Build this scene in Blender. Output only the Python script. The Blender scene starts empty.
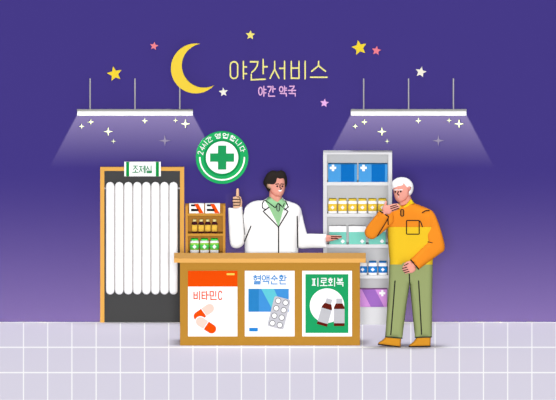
import bpy, bmesh, math, random
from mathutils import Vector, Matrix
from mathutils.geometry import delaunay_2d_cdt

# ---------------------------------------------------------------- camera, world, lights, exposure
SC = bpy.context.scene
COL = SC.collection
TILT = math.radians(8.0)
S_, C_ = math.sin(TILT), math.cos(TILT)
BASE = 322.0                       # the wall meets the floor here; 1 unit of the plan is 1 cm


def X(px):
    return (px - 278.0) / 100.0


def Z(row, Y=0.0):
    return ((BASE - row) / 100.0 - Y * S_) / C_


def P(px, row, Y):
    return Vector((X(px), Y, Z(row, Y)))


cam_d = bpy.data.cameras.new('camera')
cam_d.type = 'ORTHO'
cam_d.ortho_scale = 5.56
cam_d.clip_end = 100
cam = bpy.data.objects.new('camera', cam_d)
COL.objects.link(cam)
cam.rotation_euler = (math.pi / 2 - TILT, 0, 0)
cam.location = P(278, 200, -1.0) - Vector((0, C_, -S_)) * 12
SC.camera = cam

WORLD = 0.30
SUN = 3.3
OVERHEAD = 2.0
world = bpy.data.worlds.new('world')
SC.world = world
world.use_nodes = True
bg = world.node_tree.nodes['Background']
bg.inputs[0].default_value = (1, 1, 1, 1)
bg.inputs[1].default_value = WORLD

sun_d = bpy.data.lights.new('sun', 'SUN')
sun_d.energy = SUN
sun_d.angle = math.radians(8)
sun = bpy.data.objects.new('sun', sun_d)
COL.objects.link(sun)
sun.rotation_euler = (math.radians(90 - 8), 0, 0)
sun.location = (0, -6, 5)
top_d = bpy.data.lights.new('overhead_fill', 'SUN')  # added second light, there to brighten the floor evenly
top_d.energy = OVERHEAD
top_d.angle = math.radians(12)
top = bpy.data.objects.new('overhead_fill', top_d)
COL.objects.link(top)
top.rotation_euler = (math.radians(3), 0, 0)
top.location = (0, -2, 6)

SC.view_settings.view_transform = 'Standard'
SC.view_settings.look = 'None'
SC.view_settings.gamma = 1
SC.view_settings.use_curve_mapping = False
SC.view_settings.exposure = 0.42


class Nodes:
    """small helper for chains of math nodes"""
    def __init__(self, tree):
        self.t = tree

    def m(self, op, a, b=0.0, c=None, clamp=False):
        n = self.t.nodes.new('ShaderNodeMath')
        n.operation = op
        n.use_clamp = clamp
        for i, v in enumerate((a, b, c)):
            if v is None:
                continue
            if isinstance(v, (int, float)):
                n.inputs[i].default_value = v
            else:
                self.t.links.new(v, n.inputs[i])
        return n.outputs[0]


def wall_pattern_light(name, px, Y, z, colour, power, kind, x0, x1, cutout=None):
    """a point light whose nodes shape a pattern on the wall (plane Y = 0)"""
    d = bpy.data.lights.new(name, 'POINT')
    d.shadow_soft_size = 0.004
    d.energy = power
    d.use_nodes = True
    t = d.node_tree
    N = Nodes(t)
    em = next(n for n in t.nodes if n.type == 'EMISSION')
    g = t.nodes.new('ShaderNodeNewGeometry')
    sp = t.nodes.new('ShaderNodeSeparateXYZ')
    t.links.new(g.outputs['Incoming'], sp.inputs[0])
    dx, dy, dz = (N.m('MULTIPLY', sp.outputs[i], INC) for i in range(3))
    dyc = N.m('MAXIMUM', dy, 0.01)
    dist = N.m('DIVIDE', -Y, dyc)
    u = N.m('ADD', N.m('MULTIPLY', N.m('MULTIPLY', dx, dist), 100.0), px)
    wz = N.m('ADD', N.m('MULTIPLY', dz, dist), z)
    row = N.m('SUBTRACT', BASE, N.m('MULTIPLY', wz, 100.0 * C_))
    comp = N.m('DIVIDE', Y * Y, N.m('MULTIPLY', dyc, N.m('MULTIPLY', dyc, dyc)))
    front = N.m('GREATER_THAN', dy, 0.012)
    if kind == 'beam':
        k = N.m('SUBTRACT', row, 114.0)
        half = N.m('ADD', N.m('MULTIPLY', k, 0.53), (x1 - x0) / 2)
        off = N.m('ABSOLUTE', N.m('SUBTRACT', u, (x0 + x1) / 2))
        side = N.m('MULTIPLY', N.m('SUBTRACT', half, off), 1.2, clamp=True)
        fade = N.m('SUBTRACT', 1.0, N.m('DIVIDE', k, 55.0), clamp=True)
        pat = N.m('MULTIPLY', N.m('POWER', fade, 1.25), side)
        pat = N.m('MULTIPLY', pat, N.m('GREATER_THAN', k, 0.0))
        if cutout == 'badge':            # hole added to the light pattern so the beam skips the round sign
            ex, ey = N.m('SUBTRACT', u, 231.7), N.m('SUBTRACT', row, 161.5)
            rr = N.m('ADD', N.m('MULTIPLY', ex, ex), N.m('MULTIPLY', ey, ey))
            pat = N.m('MULTIPLY', pat, N.m('GREATER_THAN', rr, 30.0 ** 2))
        else:                             # hole added so the beam skips the top of the shelving unit
            low = N.m('MULTIPLY', N.m('GREATER_THAN', row, 150.5), N.m('MULTIPLY', N.m('GREATER_THAN', u, 316.0), N.m('LESS_THAN', u, 392.0)))
            pat = N.m('MULTIPLY', pat, N.m('SUBTRACT', 1.0, low))
    else:
        k = N.m('DIVIDE', N.m('SUBTRACT', row, 166.0), 156.0, clamp=True)
        pat = N.m('POWER', k, 1.6)
        pat = N.m('MULTIPLY', pat, N.m('GREATER_THAN', u, x0))
        pat = N.m('MULTIPLY', pat, N.m('LESS_THAN', u, x1))
        pat = N.m('MULTIPLY', pat, N.m('GREATER_THAN', wz, 0.0))
    s = N.m('MULTIPLY', N.m('MULTIPLY', pat, comp), front)
    em.inputs['Color'].default_value = (*colour, 1)
    t.links.new(s, em.inputs['Strength'])
    o = bpy.data.objects.new(name, d)
    COL.objects.link(o)
    o.location = (X(px), Y, z)
    return o


INC = 1.0
WARM = (1.0, 0.97, 0.27)
for px_ in (135.0, 408.6):
    wall_pattern_light('lamp_beam', px_, -0.30, Z(118), (0.84, 1.0, 0.22), 265.0, 'beam', px_ - 57.8, px_ + 57.8, 'badge' if px_ < 200 else 'shelf')
for px_, a_, b_ in ((20.0, -300.0, 100.3), (262.0, 225.5, 323.0), (520.0, 392.3, 860.0)):  # added unseen lights that brighten the wall towards the floor
    wall_pattern_light('added_wall_wash', px_, -0.8, 4.4, WARM, 185.0, 'wash', a_, b_)

# ---------------------------------------------------------------- materials
GAIN = 2.00                        # how bright a fully lit white front renders


def lin(v):
    v /= 255.0
    return v / 12.92 if v <= 0.04045 else ((v + 0.055) / 1.055) ** 2.4


_mats = {}


def mat(rgb, name=None, gain=None, rough=0.95):
    key = (rgb, name, gain)
    if key in _mats:
        return _mats[key]
    m = bpy.data.materials.new(name or 'paint_%02x%02x%02x' % rgb)
    m.use_nodes = True
    b = m.node_tree.nodes['Principled BSDF']
    g = gain or GAIN
    b.inputs['Base Color'].default_value = (*([0.63] * 3 if min(rgb) >= 252 else [min(0.93, lin(v) / g) for v in rgb]), 1)
    b.inputs['Roughness'].default_value = rough
    b.inputs['Specular IOR Level'].default_value = 0.02
    _mats[key] = m
    return m


WHITE = (255, 255, 255)


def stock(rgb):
    """printed packs: colours lightened to make up for the shade inside the shelves"""
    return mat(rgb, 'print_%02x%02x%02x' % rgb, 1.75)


SKIN = (250, 172, 154)
INK = (38, 36, 40)

# ---------------------------------------------------------------- mesh helpers


class MB:
    def __init__(self):
        self.v, self.f, self.s = [], [], []

    def add(self, vs, fs, smooth=False):
        n = len(self.v)
        self.v += [Vector(p) for p in vs]
        self.f += [tuple(i + n for i in f) for f in fs]
        self.s += [smooth] * len(fs)
        return self

    def box(self, x0, x1, y0, y1, z0, z1):
        vs = [(x, y, z) for x in (x0, x1) for y in (y0, y1) for z in (z0, z1)]
        return self.add(vs, [(0, 1, 3, 2), (4, 6, 7, 5), (0, 4, 5, 1), (2, 3, 7, 6), (0, 2, 6, 4), (1, 5, 7, 3)])

    def pbox(self, a, b, r0, r1, Yf, Yb):
        """box whose front face covers px a..b and rows r0..r1"""
        return self.box(X(a), X(b), Yf, Yb, Z(r1, Yf), Z(r0, Yf))

    def prism(self, pts, Yf, Yb):
        """polygon in px, extruded from Yf (front) back to Yb"""
        n = len(pts)
        fr = [P(a, b, Yf) for a, b in pts]
        bk = [Vector((p.x, Yb, p.z)) for p in fr]
        fs = [tuple(range(n)), tuple(range(2 * n - 1, n - 1, -1))]
        fs += [(i, i + n, (i + 1) % n + n, (i + 1) % n) for i in range(n)]
        return self.add(fr + bk, fs)

    def stroke(self, pts, w, Yf, Yb):
        """flat raised line of width w px through px points, mitred joints and round ends, one solid"""
        pts = [Vector(p) for p in pts]
        closed = (pts[0] - pts[-1]).length < 1e-6
        if closed:
            pts.pop()
        n = len(pts)
        h = w / 2
        Lf, Rt = [], []
        for i, p in enumerate(pts):
            a = pts[i - 1] if (i or closed) else None
            c = pts[(i + 1) % n] if (i < n - 1 or closed) else None
            d1 = (p - a).normalized() if a is not None else (c - p).normalized()
            d2 = (c - p).normalized() if c is not None else d1
            n1, n2 = Vector((-d1.y, d1.x)), Vector((-d2.y, d2.x))
            m = n1 + n2
            m = m.normalized() if m.length > .2 else n1
            k = h / max(.45, m.dot(n1))
            Lf.append(p + m * k)
            Rt.append(p - m * k)
        fl = [(Lf[i], Lf[(i + 1) % n], Rt[(i + 1) % n], Rt[i]) for i in range(n if closed else n - 1)]
        vs, fs = [], []
        loop = []
        for i in range(n):
            vs += [P(*Lf[i], Yf), P(*Rt[i], Yf)]
        k = 2 * n
        for i in range(n if closed else n - 1):
            j = (i + 1) % n
            fs.append((2 * i, 2 * j, 2 * j + 1, 2 * i + 1))
        caps = []
        if not closed:
            for e, (q, o) in enumerate(((0, pts[0] - pts[1]), (n - 1, pts[-1] - pts[-2]))):
                o.normalize()
                A, B = (Lf[q], Rt[q])
                ids = [2 * q]
                for t in (1, 2, 3, 4):
                    th = math.pi * t / 5
                    v = pts[q] + (A - pts[q]) * math.cos(th) + o * h * math.sin(th)
                    ids.append(len(vs))
                    vs.append(P(*v, Yf))
                ids.append(2 * q + 1)
                fs.append(tuple(ids))
                caps.append(ids)
        m = len(vs)
        vs += [Vector((v.x, Yb, v.z)) for v in vs]
        cnt = {}
        for f in fs:
            for i in range(len(f)):
                e = (f[i], f[(i + 1) % len(f)])
                cnt.setdefault(tuple(sorted(e)), []).append(e)
        sides = [(e[0][1], e[0][0], e[0][0] + m, e[0][1] + m) for e in cnt.values() if len(e) == 1]
        fs = fs + [tuple(i + m for i in reversed(f)) for f in fs] + sides
        return self.add(vs, fs)

    def lathe(self, cx, cy, prof, n=24, sq=1.0):
        """prof: (radius, z) from bottom to top"""
        vs, fs = [], []
        for r, z in prof:
            for i in range(n):
                t = 2 * math.pi * i / n
                c, s = math.cos(t), math.sin(t)
                vs.append((cx + r * math.copysign(abs(c) ** sq, c), cy + r * math.copysign(abs(s) ** sq, s), z))
        for j in range(len(prof) - 1):
            for i in range(n):
                k = (i + 1) % n
                fs.append((j * n + i, j * n + k, (j + 1) * n + k, (j + 1) * n + i))
        self.add(vs, fs, True)
        self.add(vs[:n], [tuple(range(n - 1, -1, -1))])
        self.add(vs[-n:], [tuple(range(n))])
        return self

    def tube(self, pts, rad, n=8):
        """round tube through 3D points, rad a number or one per point, domed ends"""
        pts = [Vector(p) for p in pts]
        if isinstance(rad, (int, float)):
            rad = [rad] * len(pts)
        rings = []
        m = len(pts)
        up = Vector((0.13, 0.97, 0.2)).normalized()
        stations = []
        for i, p in enumerate(pts):
            d = (pts[min(i + 1, m - 1)] - pts[max(i - 1, 0)]).normalized()
            if i == 0:
                stations += [(p - d * rad[0] * q, d, rad[0] * w) for q, w in ((1.0, 0.05), (0.8, 0.6), (0.45, 0.89))]
            stations.append((p, d, rad[i]))
            if i == m - 1:
                stations += [(p + d * rad[-1] * q, d, rad[-1] * w) for q, w in ((0.45, 0.89), (0.8, 0.6), (1.0, 0.05))]
        vs, fs = [], []
        for p, d, r in stations:
            a = d.cross(up)
            if a.length < 0.05:
                a = d.cross(Vector((1, 0, 0)))
            a.normalize()
            b = d.cross(a).normalized()
            vs += [p + (a * math.cos(2 * math.pi * k / n) + b * math.sin(2 * math.pi * k / n)) * r for k in range(n)]
        M = len(stations)
        for j in range(M - 1):
            for i in range(n):
                k = (i + 1) % n
                fs.append((j * n + i, j * n + k, (j + 1) * n + k, (j + 1) * n + i))
        fs += [tuple(range(n - 1, -1, -1)), tuple(range((M - 1) * n, M * n))]
        return self.add(vs, fs, True)

    def mesh(self, name, origin):
        me = bpy.data.meshes.new(name)
        me.from_pydata([tuple(p - origin) for p in self.v], [], self.f)
        me.update()
        for p, s in zip(me.polygons, self.s):
            p.use_smooth = s
        bm = bmesh.new()
        bm.from_mesh(me)
        bmesh.ops.remove_doubles(bm, verts=bm.verts, dist=1e-5)
        bmesh.ops.recalc_face_normals(bm, faces=bm.faces)
        bm.to_mesh(me)
        bm.free()
        return me


def world_loc(o):
    v = Vector((0, 0, 0))
    while o is not None:
        v += o.location
        o = o.parent
    return v


def tag(o, label=None, cat=None, group=None, kind=None):
    for k, v in (('label', label), ('category', cat), ('group', group), ('kind', kind)):
        if v:
            o[k] = v
    return o


def thing(name, loc, label, cat, group=None):
    o = bpy.data.objects.new(name, None)
    o.empty_display_size = 0.1
    COL.objects.link(o)
    o.location = loc
    return tag(o, label, cat, group)


def part(name, mb, m, parent, label=None, bevel=0):
    org = world_loc(parent)
    me = mb.mesh(name, org)
    me.materials.append(m)
    o = bpy.data.objects.new(name, me)
    COL.objects.link(o)
    o.parent = parent
    if bevel:
        b = o.modifiers.new('bevel', 'BEVEL')
        b.width = bevel
        b.segments = 2
        b.limit_method = 'ANGLE'
    if label:
        o['label'] = label
    return o


def solo(name, mb, m, loc, label, cat, group=None, bevel=0):
    """a thing that is one mesh"""
    me = mb.mesh(name, Vector(loc))
    me.materials.append(m)
    o = bpy.data.objects.new(name, me)
    COL.objects.link(o)
    o.location = loc
    if bevel:
        b = o.modifiers.new('bevel', 'BEVEL')
        b.width = bevel
        b.segments = 2
        b.limit_method = 'ANGLE'
    return tag(o, label, cat, group)


def struct(name, mb, m, parent=None):
    if parent:
        return part(name, mb, m, parent)
    me = mb.mesh(name, Vector((0, 0, 0)))
    me.materials.append(m)
    o = bpy.data.objects.new(name, me)
    COL.objects.link(o)
    o['kind'] = 'structure'
    return o


def dup(root, dx, label):
    """copy a thing with its parts and their sub-parts"""
    def rec(o, par):
        c = o.copy()
        COL.objects.link(c)
        if par:
            c.parent = par
        for ch in list(kids.get(o, [])):
            rec(ch, c)
        return c
    kids = {}
    for o in list(COL.objects):
        if o.parent:
            kids.setdefault(o.parent, []).append(o)
    r = rec(root, None)
    r.location.x += dx
    r['label'] = label
    return r


# ---------------------------------------------------------------- inflated (rounded) outlines

def smooth_poly(pts, k=4):
    """closed Catmull-Rom through pts; a point given as (x, y, 1) stays a corner"""
    n = len(pts)
    out = []
    for i in range(n):
        p0, p1, p2, p3 = (pts[(i + j - 1) % n] for j in range(4))
        c1, c2 = len(p1) > 2, len(p2) > 2
        a = Vector(p1[:2])
        b = Vector(p2[:2])
        ta = (b - a) if c1 else (b - Vector(p0[:2])) * 0.5
        tb = (b - a) if c2 else (Vector(p3[:2]) - a) * 0.5
        L = (b - a).length
        if ta.length > L:
            ta *= L / ta.length
        if tb.length > L:
            tb *= L / tb.length
        for s in range(k):
            t = s / k
            h = (2 * t**3 - 3 * t**2 + 1) * a + (t**3 - 2 * t**2 + t) * ta + (-2 * t**3 + 3 * t**2) * b + (t**3 - t**2) * tb
            out.append((h.x, h.y))
    return out


def edge_dist(x, y, poly):
    best = 1e9
    n = len(poly)
    for i in range(n):
        ax, ay = poly[i]
        bx, by = poly[(i + 1) % n]
        dx, dy = bx - ax, by - ay
        l2 = dx * dx + dy * dy
        t = 0 if l2 == 0 else max(0, min(1, ((x - ax) * dx + (y - ay) * dy) / l2))
        ex, ey = ax + t * dx - x, ay + t * dy - y
        d = ex * ex + ey * ey
        if d < best:
            best = d
    return math.sqrt(best)


def inside(x, y, poly):
    c = False
    n = len(poly)
    j = n - 1
    for i in range(n):
        xi, yi = poly[i]
        xj, yj = poly[j]
        if (yi > y) != (yj > y) and x < (xj - xi) * (y - yi) / (yj - yi) + xi:
            c = not c
        j = i
    return c


class Puff:
    """rounded solid with a given outline; ref is the outline its thickness follows"""
    def __init__(self, outline, Yc, R, T, ref=None, off=0.0, front=1.0, back=1.0, power=2.6, step=1.6):
        self.o = outline
        self.ref = ref or outline
        self.Yc = Yc if callable(Yc) else (lambda a, b, y=Yc: y)
        self.R, self.T, self.off, self.p = R * .8, T, off, power + .8
        self.front, self.back = front, back
        self.step = step

    def h(self, a, b):
        if self.ref is not self.o and not inside(a, b, self.ref):
            t = 0.0
        else:
            t = min(1.0, edge_dist(a, b, self.ref) / self.R)
        return self.T * (1 - (1 - t) ** self.p) ** (1 / self.p)

    def at(self, a, b, lift=0.004):
        """point on the front surface seen at px a, row b"""
        y = self.Yc(a, b) - self.h(a, b) * self.front - self.off - lift
        return P(a, b, y)

    def into(self, mb):
        o = []
        n = len(self.o)
        for i in range(n):            # resample the outline
            a, b = Vector(self.o[i]), Vector(self.o[(i + 1) % n])
            k = max(1, int((b - a).length / self.step))
            for s in range(k):
                q = a.lerp(b, s / k)
                if not o or (q - o[-1]).length > 1e-4:
                    o.append(q)
        if (o[0] - o[-1]).length < 1e-4:
            o.pop()
        m = len(o)
        poly = [tuple(q) for q in o]
        pts = list(o)
        xs = [q.x for q in o]
        ys = [q.y for q in o]
        st = self.step
        r = 0
        y = min(ys)
        while y < max(ys):
            x = min(xs) + (st / 2 if r % 2 else 0)
            while x < max(xs):
                if inside(x, y, poly) and edge_dist(x, y, poly) > st * 0.35:
                    pts.append(Vector((x, y)))
                x += st
            y += st * 0.87
            r += 1
        # finer ring just inside the edge keeps the round shoulder
        for i in range(m):
            a, b, c = o[i - 1], o[i], o[(i + 1) % m]
            d = (c - a)
            if d.length > 1e-6:
                nrm = Vector((d.y, -d.x)).normalized()
                for sg in (1, -1):
                    q = b + nrm * sg * st * 0.2
                    if inside(q.x, q.y, poly) and edge_dist(q.x, q.y, poly) > st * 0.12:
                        pts.append(q)
        vv, ee, ff, ov, oe, of = delaunay_2d_cdt(pts, [], [list(range(m))], 1, 1e-5)
        fr, bk = [], []
        for q in vv:
            yc = self.Yc(q.x, q.y)
            z = Z(q.y, yc)
            h = self.h(q.x, q.y)
            if self.ref is self.o and edge_dist(q.x, q.y, poly) < 1e-4:
                h = 0
            f_ = h * self.front + (self.off if self.front else 0)
            b_ = h * self.back + (self.off if self.back else 0)
            fr.append((X(q.x), yc - f_, Z(q.y, yc - f_)))
            bk.append((X(q.x), yc + b_, z))
        k = len(fr)
        fs = [tuple(f) for f in ff] + [tuple(i + k for i in reversed(f)) for f in ff]
        cnt = {}
        for f in ff:
            for i in range(len(f)):
                e = (f[i], f[(i + 1) % len(f)])
                cnt[tuple(sorted(e))] = cnt.get(tuple(sorted(e)), 0) + 1
        for f in ff:
            for i in range(len(f)):
                e = (f[i], f[(i + 1) % len(f)])
                if cnt[tuple(sorted(e))] == 1:
                    a, b = e
                    if (Vector(fr[a]) - Vector(bk[a])).length < 1e-6 and (Vector(fr[b]) - Vector(bk[b])).length < 1e-6:
                        continue
                    fs.append((a, b, b + k, a + k))
        mb.add(fr + bk, fs, True)
        return mb


def puff(*a, **k):
    p = Puff(*a, **k)
    mb = MB()
    p.into(mb)
    return p, mb


def push(poly, p, q, dx, dy):
    """the outline with its points near p and q moved outward, so the thickness stays full at that open end"""
    return [(x + dx, y + dy) if min(math.hypot(x - p[0], y - p[1]), math.hypot(x - q[0], y - q[1])) < .05 else (x, y) for x, y in poly]


def drawn(pf, lines, r=0.0045, lift=0.002):
    """thin cord lying on the surface of a puff, through px points"""
    mb = MB()
    for ln in lines:
        pts = []
        for (a, b), (c, d) in zip(ln, ln[1:]):
            k = max(1, int(math.hypot(c - a, d - b) / 2.0))
            for s in range(k):
                pts.append((a + (c - a) * s / k, b + (d - b) * s / k))
        pts.append(ln[-1])
        mb.tube([pf.at(a, b, lift) for a, b in pts], r, 6)
    return mb


def remesh(obj, voxel):
    md = obj.modifiers.new('remesh', 'REMESH')
    md.mode = 'VOXEL'
    md.voxel_size = voxel
    md.use_smooth_shade = True
    sm = obj.modifiers.new('smooth', 'SMOOTH')
    sm.factor = 0.5
    sm.iterations = 2
    dg = bpy.context.evaluated_depsgraph_get()
    me = bpy.data.meshes.new_from_object(obj.evaluated_get(dg))
    obj.modifiers.clear()
    old = obj.data
    m = old.materials[0]
    obj.data = me
    me.materials.clear()
    me.materials.append(m)
    for p in me.polygons:
        p.use_smooth = True


# ---------------------------------------------------------------- lettering (stroke alphabet)
def circ(x0, y0, x1, y1, n=14):
    cx, cy, rx, ry = (x0 + x1) / 2, (y0 + y1) / 2, (x1 - x0) / 2, (y1 - y0) / 2
    return [(cx + rx * math.sin(2 * math.pi * i / n), cy - ry * math.cos(2 * math.pi * i / n)) for i in range(n + 1)]


JAMO = {
    'ㄱ': [[(0, 0), (.95, 0), (.85, .5), (.45, 1)]], 'ㄱf': [[(0, 0), (1, 0), (1, 1)]],
    'ㄴ': [[(0, 0), (0, 1), (1, 1)]], 'ㄷ': [[(1, 0), (0, 0), (0, 1), (1, 1)]],
    'ㄹ': [[(0, 0), (1, 0), (1, .5), (0, .5), (0, 1), (1, 1)]], 'ㅁ': [[(0, 0), (1, 0), (1, 1), (0, 1), (0, 0)]],
    'ㅂ': [[(0, 0), (0, 1), (1, 1), (1, 0)], [(0, .45), (1, .45)]], 'ㅅ': [[(.5, 0), (.5, .3), (0, 1)], [(.5, .35), (1, 1)]],
    'ㅇ': [circ(0, 0, 1, 1)], 'ㅈ': [[(0, 0), (1, 0)], [(.5, 0), (.5, .35), (0, 1)], [(.5, .4), (1, 1)]],
    'ㅌ': [[(1, 0), (0, 0), (0, 1), (1, 1)], [(0, .5), (.9, .5)]],
    'ㅍ': [[(0, 0), (1, 0)], [(0, 1), (1, 1)], [(.3, 0), (.3, 1)], [(.7, 0), (.7, 1)]],
    'ㅎ': [[(.35, 0), (.65, 0)], [(0, .25), (1, .25)], circ(.12, .42, .88, 1)],
    'ㅏ': [[(.2, 0), (.2, 1)], [(.2, .45), (1, .45)]], 'ㅑ': [[(.2, 0), (.2, 1)], [(.2, .33), (.9, .33)], [(.2, .66), (.9, .66)]],
    'ㅓ': [[(.9, 0), (.9, 1)], [(0, .42), (.9, .42)]], 'ㅕ': [[(.9, 0), (.9, 1)], [(0, .3), (.9, .3)], [(0, .65), (.9, .65)]],
    'ㅣ': [[(.6, 0), (.6, 1)]], 'ㅐ': [[(.2, 0), (.2, 1)], [(.9, 0), (.9, 1)], [(.2, .45), (.9, .45)]],
    'ㅔ': [[(.55, 0), (.55, 1)], [(1, 0), (1, 1)], [(0, .42), (.55, .42)]],
    'ㅡ': [[(0, .6), (1, .6)]], 'ㅗ': [[(.5, 0), (.5, 1)], [(0, 1), (1, 1)]], 'ㅜ': [[(0, 0), (1, 0)], [(.5, 0), (.5, 1)]],
}
INI = 'ㄱㄲㄴㄷㄸㄹㅁㅂㅃㅅㅆㅇㅈㅉㅊㅋㅌㅍㅎ'
MED = ['ㅏ', 'ㅐ', 'ㅑ', 'ㅒ', 'ㅓ', 'ㅔ', 'ㅕ', 'ㅖ', 'ㅗ', 'ㅘ', 'ㅙ', 'ㅚ', 'ㅛ', 'ㅜ', 'ㅝ', 'ㅞ', 'ㅟ', 'ㅠ', 'ㅡ', 'ㅢ', 'ㅣ']
FIN = [''] + list('ㄱㄲㄳㄴㄵㄶㄷㄹㄺㄻㄼㄽㄾㄿㅀㅁㅂㅄㅅㅆㅇㅈㅊㅋㅌㅍㅎ')
LATIN = {
    'C': [[(.9, .2), (.7, 0), (.3, 0), (.1, .2), (.1, .8), (.3, 1), (.7, 1), (.9, .8)]],
    '2': [[(.1, .2), (.3, 0), (.7, 0), (.9, .25), (.1, 1), (.9, 1)]],
    '4': [[(.7, 1), (.7, 0), (.05, .68), (.95, .68)]],
}


def glyph(ch):
    if ch in LATIN:
        return LATIN[ch]
    k = ord(ch) - 0xAC00
    i, v, f = INI[k // 588], MED[(k % 588) // 28], FIN[k % 28]
    out = []

    def put(j, x0, y0, x1, y1):
        for ln in JAMO[j]:
            out.append([(x0 + a * (x1 - x0), y0 + b * (y1 - y0)) for a, b in ln])
    if v in 'ㅏㅐㅑㅓㅔㅕㅣ':
        if f:
            put(i, .0, .04, .48, .56)
            put(v, .60, 0, 1, .60)
        else:
            put(i, .0, .10, .48, .88)
            put(v, .60, 0, 1, 1)
    elif v in 'ㅗㅜㅡ':
        if f:
            put(i, .2, 0, .8, .32)
            put(v, 0, .42, 1, .60) if v != 'ㅗ' else put(v, 0, .40, 1, .56)
        else:
            put(i, .15, .02, .85, .52)
            put(v, 0, .62, 1, .92)
    else:
        tail = 'ㅏ' if v == 'ㅘ' else 'ㅣ'
        put(i, .0, 0, .58, .40 if f else .55)
        put('ㅗ', 0, .46 if f else .64, .62, .60 if f else .88)
        put(tail, .74, 0, 1.0, .64 if f else 1)
    if f:
        put('ㄱf' if f == 'ㄱ' else f, .12, .73, .92, 1)
    return out


def text_lines(s, x0, x1, y0, y1, gap=0.22, space=0.5, narrow=None):
    """strokes in px for a word that fills the box"""
    widths = [space if c == ' ' else (narrow or {}).get(c, 1.0) for c in s]
    tot = sum(widths) + gap * (len(s) - 1)
    u = (x1 - x0) / tot
    x = x0
    out = []
    for c, w in zip(s, widths):
        if c != ' ':
            for ln in glyph(c):
                out.append([(x + a * w * u, y0 + b * (y1 - y0)) for a, b in ln])
        x += (w + gap) * u
    return out


def lettering(lines, w, Yf, Yb):
    mb = MB()
    for i, ln in enumerate(lines):
        mb.stroke(ln, w, Yf - .0004 * (i % 7), Yb)
    return mb


def disc(cx, cy, r, n=40):
    return [(cx + r * math.cos(2 * math.pi * i / n), cy + r * math.sin(2 * math.pi * i / n)) for i in range(n)]


def rect(a, b, r0, r1):
    return [(a, r0), (b, r0), (b, r1), (a, r1)]


def rrect(a, b, r0, r1, q, n=4):
    out = []
    for cx, cy, s in ((b - q, r1 - q, 0), (a + q, r1 - q, 1), (a + q, r0 + q, 2), (b - q, r0 + q, 3)):
        for i in range(n + 1):
            t = (s + i / n) * math.pi / 2
            out.append((cx + q * math.cos(t), cy + q * math.sin(t)))
    return out


def rot(pts, cx, cy, deg):
    c, s = math.cos(math.radians(deg)), math.sin(math.radians(deg))
    return [(cx + (x - cx) * c - (y - cy) * s, cy + (x - cx) * s + (y - cy) * c) for x, y in pts]


def plus(cx, cy, r, w):
    h = w / 2
    return [(cx - h, cy - r), (cx + h, cy - r), (cx + h, cy - h), (cx + r, cy - h), (cx + r, cy + h), (cx + h, cy + h),
            (cx + h, cy + r), (cx - h, cy + r), (cx - h, cy + h), (cx - r, cy + h), (cx - r, cy - h), (cx - h, cy - h)]


# ---------------------------------------------------------------- the setting
WALL_RGB = (70, 58, 136)
struct('wall_back', MB().box(-8, 11, 0, 0.12, 0, 4.6), mat(WALL_RGB, 'wall_paint', 1.95))


def floor_material():
    m = bpy.data.materials.new('floor_tiles')
    m.use_nodes = True
    t = m.node_tree
    N = Nodes(t)
    b = t.nodes['Principled BSDF']
    b.inputs['Roughness'].default_value = 0.9
    b.inputs['Specular IOR Level'].default_value = 0.02
    tc = t.nodes.new('ShaderNodeTexCoord')
    sp = t.nodes.new('ShaderNodeSeparateXYZ')
    t.links.new(tc.outputs['Object'], sp.inputs[0])
    px = N.m('ADD', N.m('MULTIPLY', sp.outputs[0], 100.0), 278.0 - 23.5 + 24.21 * 40)
    fx = N.m('DIVIDE', px, 24.21)
    fr = N.m('ABSOLUTE', N.m('SUBTRACT', N.m('FRACT', N.m('ADD', fx, 0.5)), 0.5))
    gx = N.m('LESS_THAN', fr, 0.60 / 24.21)
    row = N.m('SUBTRACT', BASE, N.m('MULTIPLY', sp.outputs[1], 100.0 * S_))
    g = gx
    for r in [322.3, 347.3, 372.6] + [400.6 + 25.2 * i for i in range(8)]:
        g = N.m('MAXIMUM', g, N.m('LESS_THAN', N.m('ABSOLUTE', N.m('SUBTRACT', row, r)), 0.65))
    mix = t.nodes.new('ShaderNodeMix')
    mix.data_type = 'RGBA'
    t.links.new(g, mix.inputs['Factor'])
    mix.inputs['A'].default_value = (*[lin(v) / FLOOR_GAIN for v in (220, 216, 230)], 1)
    mix.inputs['B'].default_value = (*[min(.95, lin(v) / FLOOR_GAIN) for v in (255, 255, 255)], 1)
    t.links.new(mix.outputs['Result'], b.inputs['Base Color'])
    return m


FLOOR_GAIN = 1.44
struct('floor', MB().box(-8, 11, -9, 0.12, -0.12, 0), floor_material())

ORANGE = mat((250, 188, 94))
DARK = mat((81, 81, 81))
# curtained doorway of the dispensing room
door = bpy.data.objects.new('door_1', None)
COL.objects.link(door)
door.location = (X(142), 0, 0)
door['kind'] = 'structure'
fm = MB()
zt = Z(166.6, 0)
fm.box(X(100.2), X(104.4), -0.04, 0, 0, zt)
fm.box(X(180.0), X(184.2), -0.04, 0, 0, zt)
fm.box(X(104.4), X(180.0), -0.04, 0, Z(170.9, -.04), zt)
struct('door_frame', fm, ORANGE, door)
struct('door_panel', MB().box(X(104.4), X(180.0), -0.008, 0, 0.0, Z(170.9, -.04)), DARK, door)

rod = thing('curtain_rod', P(142, 188, -0.03), 'thin grey curtain rail spanning the doorway behind the curtain top', 'curtain rail')
part('rail', MB().tube([P(104.9, 188.3, -.024), P(179.5, 188.3, -.024)], 0.010), mat((198, 198, 204)), rod)
cur = thing('curtain', P(142, 294.6, -0.05), 'long white pleated curtain hanging in the orange-framed doorway', 'curtain')
part('gathered_cloth', MB().pbox(107.0, 177.0, 186.4, 290, -0.060, -0.040), mat((196, 185, 182)), cur, 'grey cloth showing between the pleats')
for i in range(8):
    a = 105.9 + i * 9.05
    w = 8.55
    _, mb = puff(rrect(a, a + w, 181.9, 294.6, w / 2 - .1, 5), -0.052, w / 2, 0.034, step=1.15)
    part('pleat', mb, mat(WHITE), cur)

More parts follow.
